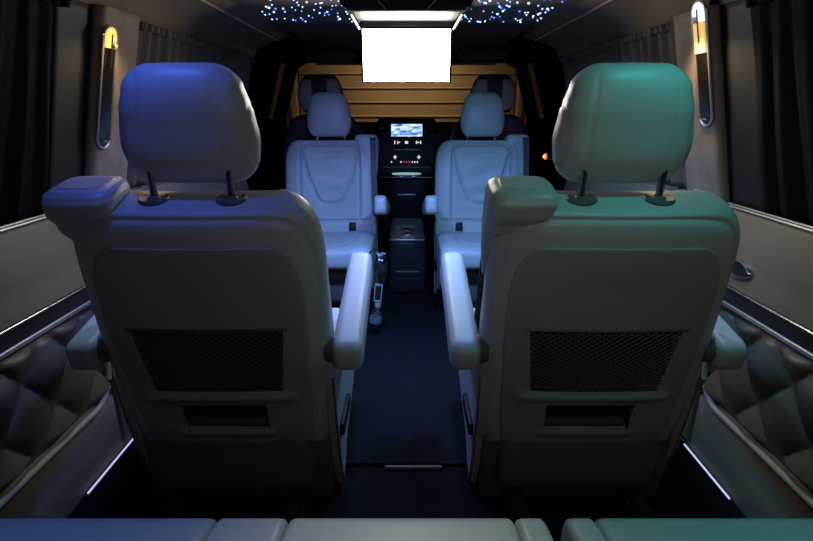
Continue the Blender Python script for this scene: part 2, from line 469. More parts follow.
def make_captain():
    root = empty('captain_seat')
    make_backrest(root, M['leather']); make_back_panel(root)
    make_headrest(root, M['leather'])
    make_wing(root, M['leather'])
    for sx in (-1, 1): make_armrest(root, sx, M['leather'])
    make_cushion(root, M['leather']); make_base(root)
    return root
seat = make_captain()
seat.location = (-.43, 1.31, 0)
tag(seat, 'grey leather captain seat nearest on the left, seen from behind under blue light', 'seat', 'captain seats facing each other')
s2 = copy_tree(seat); s2.location = (.43, 1.31, 0)
tag(s2, 'grey leather captain seat nearest on the right, its headrest teal, seen from behind', 'seat', 'captain seats facing each other')
mids = []
for x, lb in ((-.412, 'pale blue leather captain seat facing the camera, left of the centre console'), (.405, 'pale blue leather captain seat facing the camera, right of the centre console')):
    s = copy_tree(seat); s.location = (x, 2.72, 0); s.rotation_euler = (0, 0, PI); s.scale = (.96, 1, 1.0)
    tag(s, lb, 'seat', 'captain seats facing each other'); mids.append(s)
    sx = -1 if x < 0 else 1
    MB().rbox(BT(sx*.125, .215, .128), (.04, .016, .055), .006, 2, Matrix.Rotation(REC, 3, 'X')).build('buckle', M['black'], s)
    for ch in s.children:
        if ch.name.startswith('headrest') and 'post' not in ch.name: ch.scale = (.90, 1, 1)

# ------------------------------------------------------------------ front seats (driver's cab), seen from behind
def make_front():
    root = empty('front_seat')
    NW, NP = 50, 90; rings = []
    hz, hy = .22, -.15
    for i in range(NW+1):
        q = i/NW; w = .745*(1-(1-q)**1.6)
        hx = lerp_tab([(0, .22), (.4, .265), (.745, .255)], w); dp = .065
        if w > .52:
            k = (w-.52)/.227; hx -= .15*(1-max(0, 1-k**2.4)**(1/2.4))
        if w > .69: dp *= .3+.7*max(0, 1-((w-.69)/.056)**2.5)**(1/2.5)
        rings.append([BT(x, w, .065+y, hy, hz) for x, y in sup_ring(hx, dp, 3, NP)])
    MB().loft(rings).build('backrest', M['frontblack'], root, angle=60)
    rings = []; padL = {-1: [], 1: []}
    for i in range(41):
        f = .5-.5*math.cos(PI*i/40); w = .765+.225*f
        hx = lerp_tab([(0, .115), (.4, .142), (1, .118)], f); dp = .055
        e = 2.6
        if f > .6: k = max(0, 1-((f-.6)/.4)**e)**(1/e); hx -= .07*(1-k); dp *= .15+.85*k
        if f < .15: k = max(0, 1-((.15-f)/.15)**e)**(1/e); dp *= .2+.8*k
        rings.append([BT(x, w, .06+y, hy, hz) for x, y in sup_ring(hx, dp, 2.8, 72)])
    h = MB().loft(rings).build('headrest', M['frontblack'], root, angle=60)
    for sx in (-1, 1):                                      # light side pads of the headrest
        b = MB()
        def fn(u, v, sx=sx):
            f = .10+.80*v; w = .765+.225*f
            hx = lerp_tab([(0, .115), (.4, .142), (1, .118)], f)
            if f > .6: hx -= .07*(1-max(0, 1-((f-.6)/.4)**2.6)**(1/2.6))
            x = sx*(.046+.0*f+(hx*.985-.046)*u)
            dp = .055
            if f > .6: dp *= .15+.85*max(0, 1-((f-.6)/.4)**2.6)**(1/2.6)
            d = .06-dp*max(0, 1-(abs(x)/hx)**2.8)**(1/2.8)
            puff = .009*(1-(2*u-1)**4)*(1-(2*v-1)**6)
            return BT(x, w, d-puff-.001, hy, hz)
        b.grid(14, 30, fn).build('side_pad', M['leather'], h, solid=.004)
        MB().tube([BT(sx*.06, .70, .06, hy, hz), BT(sx*.06, .80, .06, hy, hz)], .007, 12).build('headrest_post', M['post'], root)
    MB().rbox((0, .02, .40), (.50, .42, .14), .05, 4).build('seat_cushion', M['frontblack'], root)
    MB().rbox((0, .02, .17), (.42, .38, .34), .02, 2).build('seat_base', M['black'], root)
    return root
fs = make_front(); fs.location = (-.53, 3.72, 0)
tag(fs, 'front cab seat on the left with light side pads on its dark headrest', 'seat', 'front cab seats')
fs2 = copy_tree(fs); fs2.location = (.535, 3.72, 0)
tag(fs2, 'front cab seat on the right with light side pads on its dark headrest', 'seat', 'front cab seats')
for s, sx in ((fs, 1), (fs2, -1)):
    MB().rbox((sx*.305, -.02, .60), (.055, .30, .06), .022, 4).build('armrest', M['leather'], s)
    MB().rbox((sx*.275, -.14, .60), (.05, .05, .05), .012, 2).build('armrest_pivot', M['black'], s)

# ------------------------------------------------------------------ rear bench right under the camera
def bench(name, xs, label, feet):
    root = empty(name, (0, 0, 0)); tag(root, label, 'seat')
    for x0, x1, nm in xs:
        b = MB(); N = 40; rings = []
        for i in range(N+1):
            q = .5-.5*math.cos(PI*i/N); x = x0+(x1-x0)*q
            e = min(x-x0, x1-x); k = 1 if e > .012 else math.sqrt(max(0, 1-(1-e/.012)**2))
            ring = []
            for (y, z) in sup_ring(.265-.012*(1-k), .075*(.75+.25*k), 4.5, 70):
                zz = z*1.
                if z > 0: zz -= groove(abs(y-.215), .003, .004)
                ring.append((x, .42+y, .343+zz))
            rings.append(ring)
        b.loft(rings).build(nm, M['leather'], root, angle=60)
    xa, xb = xs[0][0], xs[-1][1]
    MB().rbox(((xa+xb)/2, .40, .20), (xb-xa-.08, .44, .14), .03, 3).build('seat_frame', M['lower'], root)
    for fx in feet: MB().rbox((fx, .40, .066), (.06, .40, .132), .01, 2).build('leg', M['black'], root)
bench('rear_bench', [(-.80, -.292, 'seat_cushion'), (-.292, -.182, 'side_bolster'), (-.182, .166, 'seat_cushion'), (.166, .214, 'side_bolster')], 'wide rear bench along the bottom edge, blue on its left and pale in the middle', (-.6, -.1))
bench('single_bench', [(.243, .29, 'side_bolster'), (.29, .80, 'seat_cushion')], 'single teal rear seat in the bottom right corner beside the wide bench', (.52,))

# ------------------------------------------------------------------ shell of the van
YB, YF = -.55, 2.92
def wall(sgn, side):
    def P(a, z): return (sgn*a, z)
    def strip(name, prof, y0, y1, m, ny=1, solid=0., kind=True):
        b = MB(); b.loft([[(sgn*a, y0+(y1-y0)*k/ny, z) for a, z in prof] for k in range(ny+1)], False, False)
        o = b.build(name, m, None, solid=solid, angle=50)
        return struct(o)
    up = [(.935, .735), (.905, .737)]
    for k in range(13):
        t = k/12; z = .735-.185*t
        a = .902-.030*math.sin(PI*min(1, t*.62))-.0*t
        if t > .72: a -= .012*(t-.72)/.28
        up.append((a, z))
    # one continuous inner wall: upper panel, dark band behind the strips, lower panel
    prof = up+[(.868, .546), (.884, .542), (.884, .50), (.890, .485), (.892, .20), (.874, .185), (.870, .0)]
    strip('wall_%s' % side, prof, YB, YF, M['taupe'])
    n = {'left': 0, 'right': 10}[side]
    def bar(i, a0, a1, z0, z1, y0, y1, m, bev=.002):
        b = MB().box((sgn*(a0+a1)/2, (y0+y1)/2, (z0+z1)/2), (a1-a0, y1-y0, z1-z0)); return struct(b.build('trim_%d' % (n+i), m, None, bevel=bev))
    bar(1, .862, .886, .506, .540, YB, YF-.02, M['walldark'])
    bar(2, .858, .886, .490, .503, YB, YF-.02, M['silver'], .003)
    bar(3, .856, .886, .541, .5485, YB, YF-.02, M['chrome'], .003)
    # belt piping
    o = MB().tube([(sgn*.902, YB, .741), (sgn*.902, YF-.02, .741)], .0042, 8).tube([(sgn*.912, YB, .745), (sgn*.912, YF-.02, .745)], .003, 8).build('trim_%d' % (n+4), M['silver']); struct(o)
    # edge strip of the quilted field that turns up at its front end
    pts = [(YB, .192), (1.30, .192)]+[(1.30+.09*math.sin(t*PI/2/8), .192+.09*(1-math.cos(t*PI/2/8))) for t in range(1, 9)]+[(1.395, .46)]
    o = MB().tube([(sgn*.868, y, z) for y, z in pts], .0085, 10).build('trim_%d' % (n+5), M['beige']); struct(o)
    # plain front piece beyond the quilting
    bar(6, .862, .884, .02, .486, 1.402, YF-.02, M['taupe'], .006)
    # quilted field
    def fn(u, v):
        y = YB+.02+(1.385-YB-.02)*u; z = .20+.285*v
        p = (y*1.0+z*.9)/.18; q = (y*1.0-z*.9)/.18
        h = abs(math.sin(PI*p))*abs(math.sin(PI*q))
        h = h**.45
        return (sgn*(.886-.030*h*min(1, min(v, 1-v)*12)), y, z)
    struct(MB().grid(330, 56, fn).build('trim_%d' % (n+7), M['quilt'], None, angle=80))
    # window opening: dark glass leaning in, header above it
    lean = lambda z: .925-(z-.77)*.27
    b = MB().loft([[(sgn*(lean(z)+.035), y, z) for z in (.74, 1.30)] for y in (YB, 1.50)], False, False)
    struct(b.build('window_%d' % (1 if sgn < 0 else 3), M['tint'], None, solid=.006))
    b = MB().loft([[(sgn*(lean(z)+.035), y, z) for z in (.74, 1.30)] for y in (1.60, YF)], False, False)
    struct(b.build('window_%d' % (2 if sgn < 0 else 4), M['tint'], None, solid=.006))
    hd = [(.845, 1.245), (.800, 1.243), (.785, 1.252), (.770, 1.285), (.725, 1.315), (.655, 1.338), (.60, 1.352), (.60, 1.40)]
    strip('trim_%d' % (n+8), hd, YB, YF, M['taupe'], 1, .006)
    struct(MB().tube([(sgn*.655, YB, 1.334), (sgn*.655, YF, 1.334)], .005, 8).build('trim_%d' % (n+9), M['beige']))
    # pillar
    pz = [.772, .85, .95, 1.05, 1.15, 1.24]
    def pil(u, v):
        z = .742+.508*v; y = 1.475+.20*u-.035*(v-.5)
        a = lean(z)-.040
        e = min(u, 1-u)*.215; k = min(1, e/.022); a += .024*(1-math.sqrt(max(0, 1-(1-k)**2)))
        return (sgn*a, y, z)
    struct(MB().grid(40, 24, pil).build('wall_%s_pillar' % side, M['alcantara'], None, solid=.004))
    b = MB().grid(8, 20, lambda u, v: (sgn*(lean(.742+.508*v)-.008), 1.335+.14*u-.035*(v-.5), .742+.508*v))
    struct(b.build('wall_%s_pillar_return' % side, M['walldark'], None, solid=.004))
wall(-1, 'left'); wall(1, 'right')
# cab sides, floor, ceiling, back
for sgn, side in ((-1, 'left'), (1, 'right')):
    cp = ((.90, 0), (.90, .78), (.905, .94), (.80, 1.285), (.60, 1.39))
    def cw(pr, y0, y1, b): b.loft([[(sgn*a, y, z) for a, z in pr] for y in (y0, y1)], False, False)
    b = MB(); cw(cp, YF, 3.60, b); cw(cp, 3.76, 4.15, b); cw(cp[:3], 3.60, 3.76, b); cw(cp[3:], 3.60, 3.76, b)
    struct(b.build('wall_%s_cab' % side, M['cab'], None, solid=.006, smooth=False))
    b = MB(); cw(cp[2:4], 3.60, 3.76, b); struct(b.build('window_%d' % (6 if sgn < 0 else 7), M['pane'], None, solid=.003))
struct(MB().box((0, 1.85, -.01), (1.80, 4.8, .02)).build('floor', M['carpet'], None, False))
struct(MB().loft([[(x, y, 1.390) for x in (-.655, -.6, -.3, 0, .3, .6, .655)] for y in (YB, 2.2, 3.2, 4.0, 4.12)], False, False).build('ceiling', M['ceildark'], None, solid=.01))
struct(MB().box((0, YB-.02, .68), (1.84, .03, 1.36)).build('wall_back', M['walldark'], None, False))

# curtains
def curtain(sgn, y0, y1, label, m, amp, per, ph):
    def fn(u, v):
        y = y0+(y1-y0)*u
        z = .753+.491*v
        g = v
        w = math.sin(2*PI*y/per+ph+1.1*math.sin(y*9+ph))+.45*math.sin(2*PI*y/(per*.47)+1.7*ph+.8*v)+.3*math.sin(2*PI*y/(per*2.3)+2.2*v)
        a = .925-(z-.77)*.27-.012+amp*w*(.75+.25*math.cos(v*3))
        if v > .93: a += 0
        return (sgn*a, y+.006*math.sin(v*4+y*20), z)
    nu = int((y1-y0)/.006)
    o = MB().grid(nu, 24, fn).build('curtain', m, None, solid=.002, angle=180)
    tag(o, label, 'curtain', 'window curtains')
    b = MB()
    def fh(u, v):
        y = y0+(y1-y0)*u; z = 1.222+.022*v
        return (sgn*(.925-(z-.77)*.27-.020+amp*.8*math.sin(2*PI*y/(per*.5)+ph)), y, z)
    b.grid(nu, 3, fh).build('heading_tape', m, o, solid=.003, angle=180)
    return o
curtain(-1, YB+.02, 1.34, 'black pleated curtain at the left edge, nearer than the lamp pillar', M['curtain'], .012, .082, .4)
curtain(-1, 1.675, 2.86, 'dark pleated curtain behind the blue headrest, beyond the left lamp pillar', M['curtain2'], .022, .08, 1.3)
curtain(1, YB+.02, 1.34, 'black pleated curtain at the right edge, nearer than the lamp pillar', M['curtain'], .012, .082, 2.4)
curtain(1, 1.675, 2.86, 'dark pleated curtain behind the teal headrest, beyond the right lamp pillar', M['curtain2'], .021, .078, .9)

# lamps let into the pillars
def pillar_lamp(sgn, yc, z0, z1, label, kinds):
    root = empty('pillar_lamp', (0, 0, 0)); tag(root, label, 'lamp', 'pillar lamps')
    lean = lambda z: .925-(z-.77)*.27-.040
    H = .034
    def pt(y, z, out): return Vector((sgn*(lean(z)-out), yc+y-.07*(z-1.05), z))
    loop = []
    for k in range(13): t = PI*k/12; loop.append((H*math.cos(t), z1-H+H*math.sin(t)))
    for k in range(13): t = PI+PI*k/12; loop.append((H*math.cos(t), z0+H+H*math.sin(t)))
    zc = (z0+z1)/2
    b = MB(); vs = [pt(y*.93, z, .004) for y, z in loop]; vs2 = [pt(y*.93, z, -.002) for y, z in loop]
    b.loft([vs2, vs]).build('slot', M['piano'], root, angle=60)
    b = MB(); pts = [pt(y, z, .004) for y, z in loop]; b.tube(pts+[pts[0]], .0042, 8, False).build('bezel', M['silver'], root)
    # lit lens at the top
    for (a, c, key, wid) in kinds:
        lens = []
        n = 10
        lo = z1-(z1-z0)*c; hi = z1-(z1-z0)*a
        poly = [(-wid, lo), (wid, lo)]
        if a < .05: poly += [((wid)*math.cos(PI*k/n), hi-wid-.004+wid*math.sin(PI*k/n)) for k in range(n+1)]
        else: poly += [(wid, hi), (-wid, hi)]
        b = MB(); b.loft([[pt(y, z, .003) for y, z in poly], [pt(y, z, .009) for y, z in poly]]).build('lens', M[key], root, angle=50)
    zz = z1-.045
    m = Matrix.Rotation(PI/2, 3, 'Y')
    MB().lathe([(0, -.008), (.008, -.008), (.009, 0), (.008, .007), (.004, .008), (0, .006)], pt(.004, zz, .012), 16, m).build('switch', M['silver'], root)
    MB().tube([pt(-.004, z1-.02, .012), pt(-.004, z1-.10, .012)], .0022, 8).build('reading_arm', M['post'], root)
    MB().tube([pt(-.01, z0+.02, .007), pt(.01, z0+.02, .007)], .003, 8).build('catch', M['chrome'], root)
    return root, pt
lampL, ptL = pillar_lamp(-1, 1.505, .895, 1.205, 'slim vertical lamp with an amber hooked lens in the left pillar', [(.0, .17, 'amber', .024)])
lampR, ptR = pillar_lamp(1, 1.515, .955, 1.265, 'slim vertical lamp with long cold and amber lens in the right pillar', [(.0, .16, 'coldlens', .025), (.16, .40, 'amberdim', .025)])

# starlight headliner
root = empty('star_headliner', (0, 0, 1.35)); tag(root, 'star-studded suede headliner panel on the ceiling behind the overhead monitor', 'ceiling panel')
MB().grid(30, 40, lambda u, v: (-.64+1.28*u, YB+.05+(2.46-YB-.05)*v, .003+.0*u)).build('lining', M['ceil'], root, solid=.004)
stars = []
for sgn in (-1, 1):
    for k in range(85):
        y = 1.80+.64*random.random()**.8; x = .19+.36*random.random()**1.2
        stars.append((sgn*x, y))
vis = sorted(stars, key=lambda p: -p[1])
cl = [MB() for _ in STAR]
bases = []
for i, m in enumerate(STAR):
    b = MB(); rings = [[(.0036*math.cos(a)*math.cos(t)*1, .0036*math.sin(a)*math.cos(t), .0036*math.sin(t)) for a in [2*PI*k/8 for k in range(8)]] for t in (-1.4, -.8, -.2, .3)]
    o = b.loft(rings).build('star_light', m, root); bases.append(o)
random.shuffle(stars)
cnt = 0
rest = MB()
for i, (x, y) in enumerate(stars):
    k = random.choice([0, 0, 1, 1, 2, 2, 3]); s = random.choice([.7, .85, 1., 1.2])
    if cnt < 100:
        o = bases[k] if bases[k].location.length == 0 else bases[k].copy()
        if o.name not in col.objects: col.objects.link(o); o.parent = root
        o.location = (x, y, -.0005); o.scale = (s, s, s); cnt += 1
    else:
        r = .0032*s; rest.loft([[(x+r*math.cos(a)*math.cos(t), y+r*math.sin(a)*math.cos(t), r*math.sin(t)) for a in [2*PI*q/8 for q in range(8)]] for t in (-1.4, -.8, -.2, .3)])
for _ in range(140):
    x = random.uniform(-.58, .58); y = random.uniform(.2, 1.8); r = .003
    rest.loft([[(x+r*math.cos(a)*math.cos(t), y+r*math.sin(a)*math.cos(t), r*math.sin(t)) for a in [2*PI*q/8 for q in range(8)]] for t in (-1.4, -.8, -.2, .3)])
ro = rest.build('star_light', STAR[0], root); ro['kind'] = 'stuff'

# ------------------------------------------------------------------ drop-down monitor
mon = empty('overhead_monitor', (0, 0, 1.3385)); tag(mon, 'glowing drop-down monitor folded down from its ceiling housing over the aisle', 'monitor')
def trap(w0, w1, y0, y1, z, r=.03):
    return [(-w0, y0, z), (-w0+r*.2, y0-.006, z), (w0-r*.2, y0-.006, z), (w0, y0, z), (w1, y1, z), (w1-r, y1+.012, z), (-w1+r, y1+.012, z), (-w1, y1, z)]
hb = MB(); hb.loft([trap(.213, .190, 1.87, 2.14, .004), trap(.215, .192, 1.865, 2.142, -.010), trap(.205, .185, 1.875, 2.135, -.026), trap(.18, .17, 1.90, 2.11, -.032)])
hb.build('housing', M['matteblack'], mon, bevel=.004, angle=30)
MB().rbox((0, 1.868, -.016), (.428, .020, .044), .008, 3, None, lambda v: (v.x*(1-.10*(v.z < 0)), v.y, v.z)).build('housing_lip', M['matteblack'], mon)
MB().rbox((0, 1.99, -.034), (.35, .20, .004), .0015, 1).build('inner_tray', M['traygrey'], mon)
MB().tube([(-.212, 1.8565, .002), (.212, 1.8565, .002)], .002, 8).build('housing_edge', M['bluechrome'], mon)
MB().rbox((0, 2.118, -.040), (.325, .008, .030), .003, 2).build('hinge_cover', M['paper'], mon)
for sx in (-1, 1):
    MB().tube([(sx*.192, 1.985, -.026), (sx*.172, 2.098, -.060)], .006, 10).build('arm', M['silver'], mon)
    MB().tube([(sx*.098, 1.8565, .0), (sx*.090, 1.8568, -.012), (sx*.072, 1.8575, -.026), (sx*.066, 1.859, -.036)], .002, 8).build('cover_seam', M['silver'], mon)
tl = R(6)
mt = Matrix.Rotation(tl, 3, 'X')
sc_c = Vector((0, 2.115, -.148))
fr = MB(); fr.rbox(sc_c, (.337, .016, .192), .006, 3, mt).build('frame', M['piano'], mon)
so = MB().grid(2, 2, lambda u, v: tuple(sc_c+mt @ Vector((-.1605+.321*u, -.0088, -.091+.180*v)))).build('screen', M['screen'], mon)
# ------------------------------------------------------------------ dashboard and cab
dash = empty('dashboard', (0, 4.05, 0)); tag(dash, 'dark dashboard with lit display and buttons between the front seats', 'dashboard')
prof = [(-.03, .005), (-.04, .62), (.0, .70), (.04, .86), (.12, .905), (.45, .90), (.45, .005)]
MB().prism(prof, -.86, .86, 'X').build('dash_body', M['black'], dash, bevel=.02)
# centre stack stands proud: leaning fascia
def stk(u, v):
    z = .46+.475*v; y = -.20+.12*v
    hw = lerp_tab([(0, .19), (.5, .21), (.9, .225), (1, .20)], v)
    return Vector((-hw+2*hw*u, y, z))
st = MB(); st.loft([[stk(u, v) for u in (0, .05, .5, .95, 1)]+[stk(u, v)+Vector((0, .25, 0)) for u in (1, 0)] for v in [i/12 for i in range(13)]])
st.build('centre_stack', M['black'], dash, bevel=.012)
def onst(x, z, out=.004):
    v = (z-.46)/.475; return Vector((x, -.20+.12*v-out, z))
ang = Matrix.Rotation(-math.atan(.12/.475), 3, 'X')
disp = MB().rbox(onst(.002, .854, .004), (.25, .010, .112), .004, 2, ang).build('display', M['piano'], dash)
MB().grid(4, 4, lambda u, v: tuple(onst(.002, .854, .0102)+ang @ Vector((-.112+.224*u, 0, -.044+.088*v)))).build('picture', M['nav'], disp)
b = MB()
for x, z, w, h in ((-.1, .890, .016, .012), (.103, .891, .02, .012), (.078, .891, .02, .008), (.0, .887, .06, .01), (0, .816, .10, .010), (-.01, .867, .07, .012)):
    b.box(onst(x, z, .011), (w, .001, h), ang)
b.build('icon_row', M['icon'], disp)
for sx in (-1, 1):
    m = Matrix.Rotation(PI/2-.25, 3, 'X')
    v_ = MB().lathe([(0, -.004), (.040, -.004), (.042, .004), (.034, .008), (.030, .002), (0, .002)], onst(sx*.175, .868, .003), 24, m).build('air_vent', M['piano'], dash)
    MB().tube([onst(sx*.175-.028, .868, .006), onst(sx*.175+.028, .868, .006)], .003, 6).build('vent_vane', M['silver'], v_)
for x, w, h in ((-.085, .010, .030), (-.063, .008, .026), (-.052, .014, .008), (.0, .030, .022), (.072, .012, .026), (.085, .014, .010), (.102, .012, .026)):
    MB().box(onst(x, .770, .005), (w*.75, .004, h*.8), ang).build('button', M['icon'], dash)
for x in (-.083, .089):
    z = .668
    MB().box(onst(x, z, .006), (.007, .004, .028), ang).box(onst(x, z, .0065), (.024, .004, .007), ang).build('cross_button', M['icon'], dash)
for i, x in enumerate((-.108, -.04, -.02, .0, .02, .042, .06, .078)):
    MB().box(onst(x, .634, .006), (.008, .004, .011), ang).build('climate_button', M['iconred' if x in (-.02, .0, .02) else 'icon'], dash)
for z, w in ((.72, .19), (.598, .34)):
    MB().tube([onst(-w/2, z, .004), onst(w/2, z, .004)], .0035, 8).build('fascia_strip', M['silver'], dash)
# shelf, glowing oval put in as the display's reflection, drawer handle
MB().rbox((0, -.26, .545), (.40, .16, .03), .01, 2).build('shelf', M['piano'], dash)
MB().lathe([(0, 0), (.10, 0), (.104, .003), (.10, .006), (0, .006)], (.0, -.275, .5605), 32, Matrix.Diagonal((1, .5, 1))).build('shelf_reflection', M['tray'], dash)
MB().tube([(-.19, -.345, .545), (.19, -.345, .545)], .004, 8).build('shelf_edge', M['silver'], dash)
MB().rbox((0, -.25, .38), (.38, .10, .31), .02, 2).build('drawer_front', M['black'], dash)
MB().rbox((0, -.304, .42), (.13, .014, .012), .004, 2).build('drawer_handle', M['silver'], dash)
MB().rbox((0, -.12, .16), (.36, .30, .32), .02, 2).build('tunnel', M['black'], dash)

con = empty('centre_console', (0, 3.12, 0)); tag(con, 'low dark console box with two cup holders between the pale blue seats', 'console')
MB().rbox((.005, 0, .155), (.205, .60, .30), .018, 3).build('body', M['black'], con)
MB().rbox((.005, .0, .311), (.19, .58, .014), .006, 2).build('top_plate', M['silver'], con)
for yy in (-.17, -.07):
    r_ = MB().lathe([(.033, .004), (.040, .004), (.041, .0), (.040, -.003), (.033, -.003), (.033, .004)], (.005, yy, .321), 28)
    r_ = r_.build('cup_holder', M['chrome'], con)
    MB().lathe([(0, -.002), (.033, -.002), (.033, .002), (0, .002)], (.005, yy, .3205), 24).build('cup_well', M['recess'], r_)
MB().rbox((.005, .13, .320), (.13, .16, .006), .002, 1).build('lid', M['lower'], con)
MB().box((.005, -.302, .135), (.13, .006, .006)).build('drawer_line', M['silver'], con)
for sx in (-1, 1): MB().tube([(.005+sx*.099, -.29, .312), (.005+sx*.099, .29, .312)], .004, 8).build('edge_strip', M['chrome'], con)

# windscreen, header, visors, A-pillars
wg = MB().loft([[(-.80+.0*v, 4.62-.55*v, .90+.44*v), (.80, 4.62-.55*v, .90+.44*v)] for v in (0, .5, 1)], False, False)
struct(wg.build('window_5', M['pane'], None, solid=.004))
struct(MB().box((0, 4.08, 1.362), (1.66, .08, .085)).build('trim_33', M['cab']))
struct(MB().rbox((0, 4.07, 1.311), (1.30, .05, .017), .006, 2).build('trim_30', M['beige']))
for sx in (-1, 1):
    pts = [(sx*.90, 4.30, .86), (sx*.885, 4.16, 1.05), (sx*.86, 4.04, 1.22), (sx*.83, 3.98, 1.33)]
    struct(MB().tube(pts, [.018, .017, .016, .016], 10).build('trim_%d' % (31 if sx < 0 else 32), M['beige']))
    v = MB(); z0, z1 = 1.315, 1.350; inx = .33
    poly = [(sx*.86*.83, 4.03, 1.338), (sx*.425, 4.03, 1.330), (sx*.325, 3.60, 1.352), (sx*.64, 3.60, 1.352)]
    p2 = [(x, y, z-.016) for x, y, z in poly]
    o = v.loft([poly, p2]).build('sun_visor', M['ceildark'], None, bevel=.005, angle=30)
    tag(o, 'dark folded sun visor at the top of the windscreen, %s of the monitor' % ('left' if sx < 0 else 'right'), 'sun visor', 'sun visors')
    MB().tube([(sx*.425, 4.02, 1.312), (sx*.325, 3.61, 1.334)], .005, 8).build('visor_edge', M['beige'], o)

# garage outside
sh = MB()
NS = 15
for i in range(NS):
    z0 = i*.168-.1
    pr = [(7.0, z0), (6.958, z0), (6.958, z0+.003), (6.972, z0+.017), (6.977, z0+.09), (6.975, z0+.162), (6.962, z0+.1675), (7.0, z0+.1675)]
    sh.loft([[(x, y, z) for y, z in pr] for x in (-1.33, 1.35)], True, True)
o = sh.build('garage_shutter', M['shutter'], None, angle=30); tag(o, 'brown slatted garage shutter outside, seen through the windscreen', 'garage door')
struct(MB().box((-2.4, 6.9, 1.1), (2.1, .2, 2.4)).build('wall_front_left', M['concrete'], None, False))
struct(MB().box((2.42, 6.9, 1.1), (2.1, .2, 2.4)).build('wall_front_right', M['concrete'], None, False))
struct(MB().box((0, 6.9, 2.36), (7, .2, .1)).build('wall_front_lintel', M['concrete'], None, False))
struct(MB().box((0, 5.3, -.13), (7, 3.4, .04)).build('floor_garage', M['concrete'], None, False))
struct(MB().box((0, 5.3, 2.43), (7, 3.4, .04)).build('ceiling_garage', M['concrete'], None, False))
gl = empty('garage_lamp', (0, 6.05, 2.40)); tag(gl, 'warm strip lamp under the garage roof above the shutter', 'lamp')
MB().rbox((0, 0, -.02), (1.3, .10, .04), .008, 2).build('body', M['silver'], gl)
MB().box((0, 0, -.044), (1.24, .07, .008)).build('diffuser', M['amberdim'], gl)
light('AREA', 'garage_light', (0, 0, -.06), 8.5, (1., .66, .34), 1.2, (0, .75, -1.0), gl, sy=.1, spread=R(90))

# ------------------------------------------------------------------ small things
def mat_obj(name, x0, x1, y0, y1, h, m, label):
    o = MB().rbox(((x0+x1)/2, (y0+y1)/2, h/2), (x1-x0, y1-y0, h), h*.4, 2).build(name, m)
    tag(o, label, 'mat'); return o
mat_obj('aisle_carpet', -.235, .235, 1.315, 2.33, .012, M['mat'], 'navy carpet runner in the aisle between the two nearest seats')
mat_obj('floor_mat', -.14, .14, 2.335, 2.80, .009, M['matdark'], 'black floor mat in front of the centre console')
mat_obj('rear_carpet', -.60, .60, .70, .95, .008, M['matdark'], 'black rear floor mat in front of the rear bench')
o = MB().box((.02, 1.302, .006), (.165, .010, .012)).build('carpet_edge_strip', M['lower'], None, bevel=.002); tag(o, 'thin strip holding the near end of the aisle carpet', 'edge strip')
for sx, y0, y1 in ((-1, 1.19, 1.49), (1, 1.17, 1.41)):
    root = empty('floor_light_strip', (sx*.860, (y0+y1)/2, 0))
    tag(root, 'thin white light strip along the floor at the foot of the %s wall' % ('left' if sx < 0 else 'right'), 'light strip', 'floor light strips')
    MB().box((0, 0, .004), (.012, y1-y0+.02, .008)).build('channel', M['black'], root)
    MB().box((-sx*.002, 0, .0095), (.0038, y1-y0, .004)).build('diffuser', M['led'], root)

# bottle, bag and card on the left of the aisle
bt = empty('water_bottle', (-.152, 2.246, .013)); bt.rotation_euler = (R(-6), R(9), 0)
tag(bt, 'small clear plastic water bottle standing on the aisle floor by the left seat', 'bottle')
MB().lathe([(0, 0), (.022, 0), (.027, .004), (.028, .02), (.026, .03), (.028, .04), (.026, .05), (.028, .06), (.028, .085), (.026, .10), (.018, .115), (.012, .125), (.012, .135), (0, .135)], (0, 0, 0), 24).build('body', M['pet'], bt)
MB().lathe([(.0284, .052), (.0288, .053), (.0288, .082), (.0284, .083)], (0, 0, 0), 24).build('label', M['label'], bt)
MB().lathe([(0, .128), (.014, .128), (.0145, .132), (.014, .145), (0, .146)], (0, 0, 0), 20).build('cap', M['cap'], bt)
bag = empty('plastic_bag', (-.118, 2.325, .22)); tag(bag, 'clear plastic pouch with a small card, hanging from the left pale blue seat', 'bag')
rings = []
for i in range(15):
    f = i/14; z = .15*f
    hx = lerp_tab([(0, .016), (.3, .030), (.7, .033), (1, .020)], f); hy = lerp_tab([(0, .03), (.4, .045), (.8, .035), (1, .01)], f)
    rings.append([(x*(1+.10*math.sin(7*f*3+k)), y*(1+.08*math.cos(5*f+k*1.7)), z) for k, (x, y) in enumerate(sup_ring(hx, hy, 2.3, 26))])
MB().loft(rings).build('film', M['film'], bag)
MB().tube([Vector(rings[-1][k])+Vector((0, 0, .002)) for k in range(0, 26, 2)]+[Vector(rings[-1][0])+Vector((0, 0, .002))], .0025, 6).build('rim', M['paper'], bag)
MB().tube([(0, 0, .15), (-.02, .02, .172), (-.048, .045, .150), (-.060, .062, .130)], .003, 8).build('hook', M['black'], bag)
mtc = Matrix.Rotation(R(-6), 3, 'X') @ Matrix.Rotation(R(6), 3, 'Y')
cd_ = MB().box(Vector((-.012, -.032, -.025))+mtc @ Vector((0, 0, 0)), (.036, .002, .085), mtc).build('tag_card', M['paper'], bag, bevel=.0006)
MB().box(Vector((-.012, -.0337, -.026)), (.027, .001, .066), mtc).build('printed_field', M['black'], cd_)

